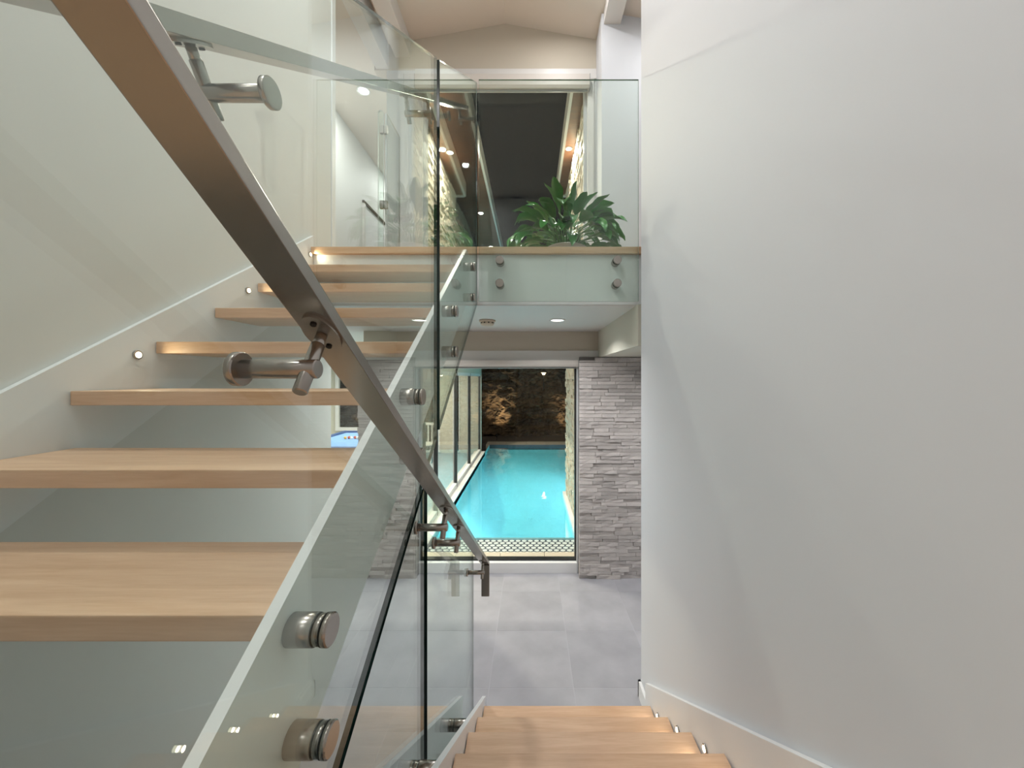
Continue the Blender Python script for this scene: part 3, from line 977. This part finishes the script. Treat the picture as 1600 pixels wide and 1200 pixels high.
# ------------------------------------------------------------------ ceiling fittings
downlight(0.22, 3.16, 2.499, P_LOWER, 'round downlight in the low ceiling right of the smoke detector', 'low ceiling downlights', r=0.05, spread=math.radians(145))
downlight(-0.92, 3.16, 2.499, P_LOWER, 'round downlight in the low ceiling seen between the stair treads', 'low ceiling downlights', r=0.05, spread=math.radians(145))
sm = thing('smoke_detector', 'ivory smoke detector on the low ceiling above the pool window', 'smoke detector', (-0.36, 3.20, 2.5))
lathe('base', [(0.068, 0.0), (0.068, -0.012), (0.060, -0.016)], (-0.36, 3.20, 2.4995), 'plastic', sm)
lathe('cover', [(0.055, -0.016), (0.055, -0.034), (0.046, -0.044), (0.01, -0.046)], (-0.36, 3.20, 2.4995), 'plastic', sm)
for k in range(10):
    a = 2 * math.pi * k / 10
    c, s = math.cos(a), math.sin(a)
    rod('vent', (-0.36 + 0.050 * c, 3.20 + 0.050 * s, 2.4755), (-0.36 + 0.0565 * c, 3.20 + 0.0565 * s, 2.4755), 0.006, 'steel_dark', sm, 0.0005, 8)
for k, (x, y, nm, w) in enumerate([(-1.06, 1.78, 'above the rising stair', 1.3), (-1.06, -0.07, 'above the foot of the rising stair', 1.3), (-1.06, -2.16, 'above the landing', 0.5), (0.3, 3.35, 'above the plant', 0.28)]):
    downlight(x, y, roof_z(x) - 0.012, P_UPPER * w, 'round downlight in the gabled ceiling ' + nm, 'gabled ceiling downlights', r=0.055, size=0.11)
downlight(1.4, 3.1, roof_z(1.4) - 0.012, P_UPPER * 0.35, 'round downlight in the ceiling beyond the right beam', 'gabled ceiling downlights', r=0.06, size=0.11)
downlight(-2.0, 4.6, 5.459, P_HALL, 'round downlight in the upstairs hall near the opening', 'hall downlights', r=0.06, size=0.11)
downlight(-2.0, 6.6, 5.459, P_HALL * 0.7, 'round downlight in the upstairs hall before the door', 'hall downlights', r=0.06, size=0.11)
for (x, y, nm) in [(-2.2, 5.6, 'nearest the sliding panels'), (-2.2, 8.6, 'by the garden door'), (-4.4, 8.2, 'over the far end of the pool table'), (-4.2, 4.6, 'in the middle of the games room'), (-3.0, 1.2, 'in the lower room left of the stair')]:
    downlight(x, y, 2.505, P_WING * (2.2 if x == -2.2 else 1.0), 'round downlight in the games room ceiling ' + nm, 'games room downlights', size=0.12, color=((1, 0.9, 0.68) if x == -2.2 else (1, 0.97, 0.93)))
downlight(1.5, 3.1, 2.229, P_LOWER * 0.6, 'round downlight under the lowered bulkhead', 'low ceiling downlights', r=0.05, spread=math.radians(145))

# ------------------------------------------------------------------ plant
PX, PY = 0.30, 3.22
pl = thing('potted_plant', 'leafy green peace lily standing on the upper landing', 'plant', (PX, PY, UP))
lathe('pot', [(0.12, 0.0), (0.14, 0.02), (0.165, 0.20), (0.175, 0.215), (0.167, 0.22), (0.158, 0.195), (0.05, 0.19)], (PX, PY, UP), 'pot', pl)
lathe('soil', [(0.156, 0.195), (0.156, 0.201), (0.02, 0.207)], (PX, PY, UP), 'soil', pl)
def leaf(az, reach, rise, droop, ln, wd, roll):
    """stalk from the pot then an arched pointed blade"""
    bm = bmesh.new()
    h = Vector((math.cos(az), math.sin(az), 0))
    side = Vector((-math.sin(az), math.cos(az), 0))
    o0 = Vector((PX, PY, UP + 0.19)) + h * 0.05 + side * R.uniform(-0.05, 0.05)
    tip = o0 + h * reach + Vector((0, 0, rise))
    mid = o0 + h * reach * 0.35 + Vector((0, 0, rise * 0.75))
    add_cyl(bm, o0, mid, 0.004, 0.0035, 6, False)
    add_cyl(bm, mid, tip, 0.0035, 0.003, 6, False)
    for f in bm.faces:
        f.material_index = 1
    d0 = (tip - mid).normalized()
    el = math.atan2(d0.z, d0.dot(h))
    p = tip.copy()
    n = 9
    rows = []
    for i in range(n + 1):
        t = i / n
        w = wd * (math.sin(math.pi * min(1, t * 0.93 + 0.05)) ** 0.75) * (1 - 0.25 * t)
        if i == n:
            w = 0.001
        e = el - droop * t
        d = h * math.cos(e) + Vector((0, 0, math.sin(e)))
        up = -h * math.sin(e) + Vector((0, 0, math.cos(e)))
        sd_ = side * math.cos(roll) + up * math.sin(roll)
        up2 = up * math.cos(roll) - side * math.sin(roll)
        wav = 0.006 * math.sin(t * 14 + az * 3)
        rows.append([bm.verts.new(p + sd_ * (w * s) + up2 * (0.22 * w * abs(s) * 2 + (wav if abs(s) == 0.5 else 0))) for s in (-0.5, -0.27, 0, 0.27, 0.5)])
        p = p + d * (ln / n)
    for i in range(n):
        for k in range(4):
            f = bm.faces.new((rows[i][k], rows[i][k + 1], rows[i + 1][k + 1], rows[i + 1][k]))
            f.smooth = True
    me = bpy.data.meshes.new('leaf')
    bm.to_mesh(me)
    bm.free()
    link('leaf', me, ['leaf', 'stalk'], pl)
for k in range(92):
    az = 2 * math.pi * (k * 0.381966) + R.uniform(-0.2, 0.2)
    if k < 14:
        leaf(az, R.uniform(0.03, 0.16), R.uniform(0.22, 0.33), R.uniform(0.1, 0.7), R.uniform(0.20, 0.26), R.uniform(0.10, 0.13), R.uniform(-0.5, 0.5))
    elif k < 50:
        leaf(az, R.uniform(0.12, 0.27), R.uniform(0.12, 0.26), R.uniform(0.8, 1.6), R.uniform(0.20, 0.27), R.uniform(0.09, 0.125), R.uniform(-0.5, 0.5))
    else:
        leaf(az, R.uniform(0.15, 0.32), R.uniform(0.04, 0.16), R.uniform(1.0, 1.8), R.uniform(0.18, 0.25), R.uniform(0.085, 0.115), R.uniform(-0.5, 0.5))
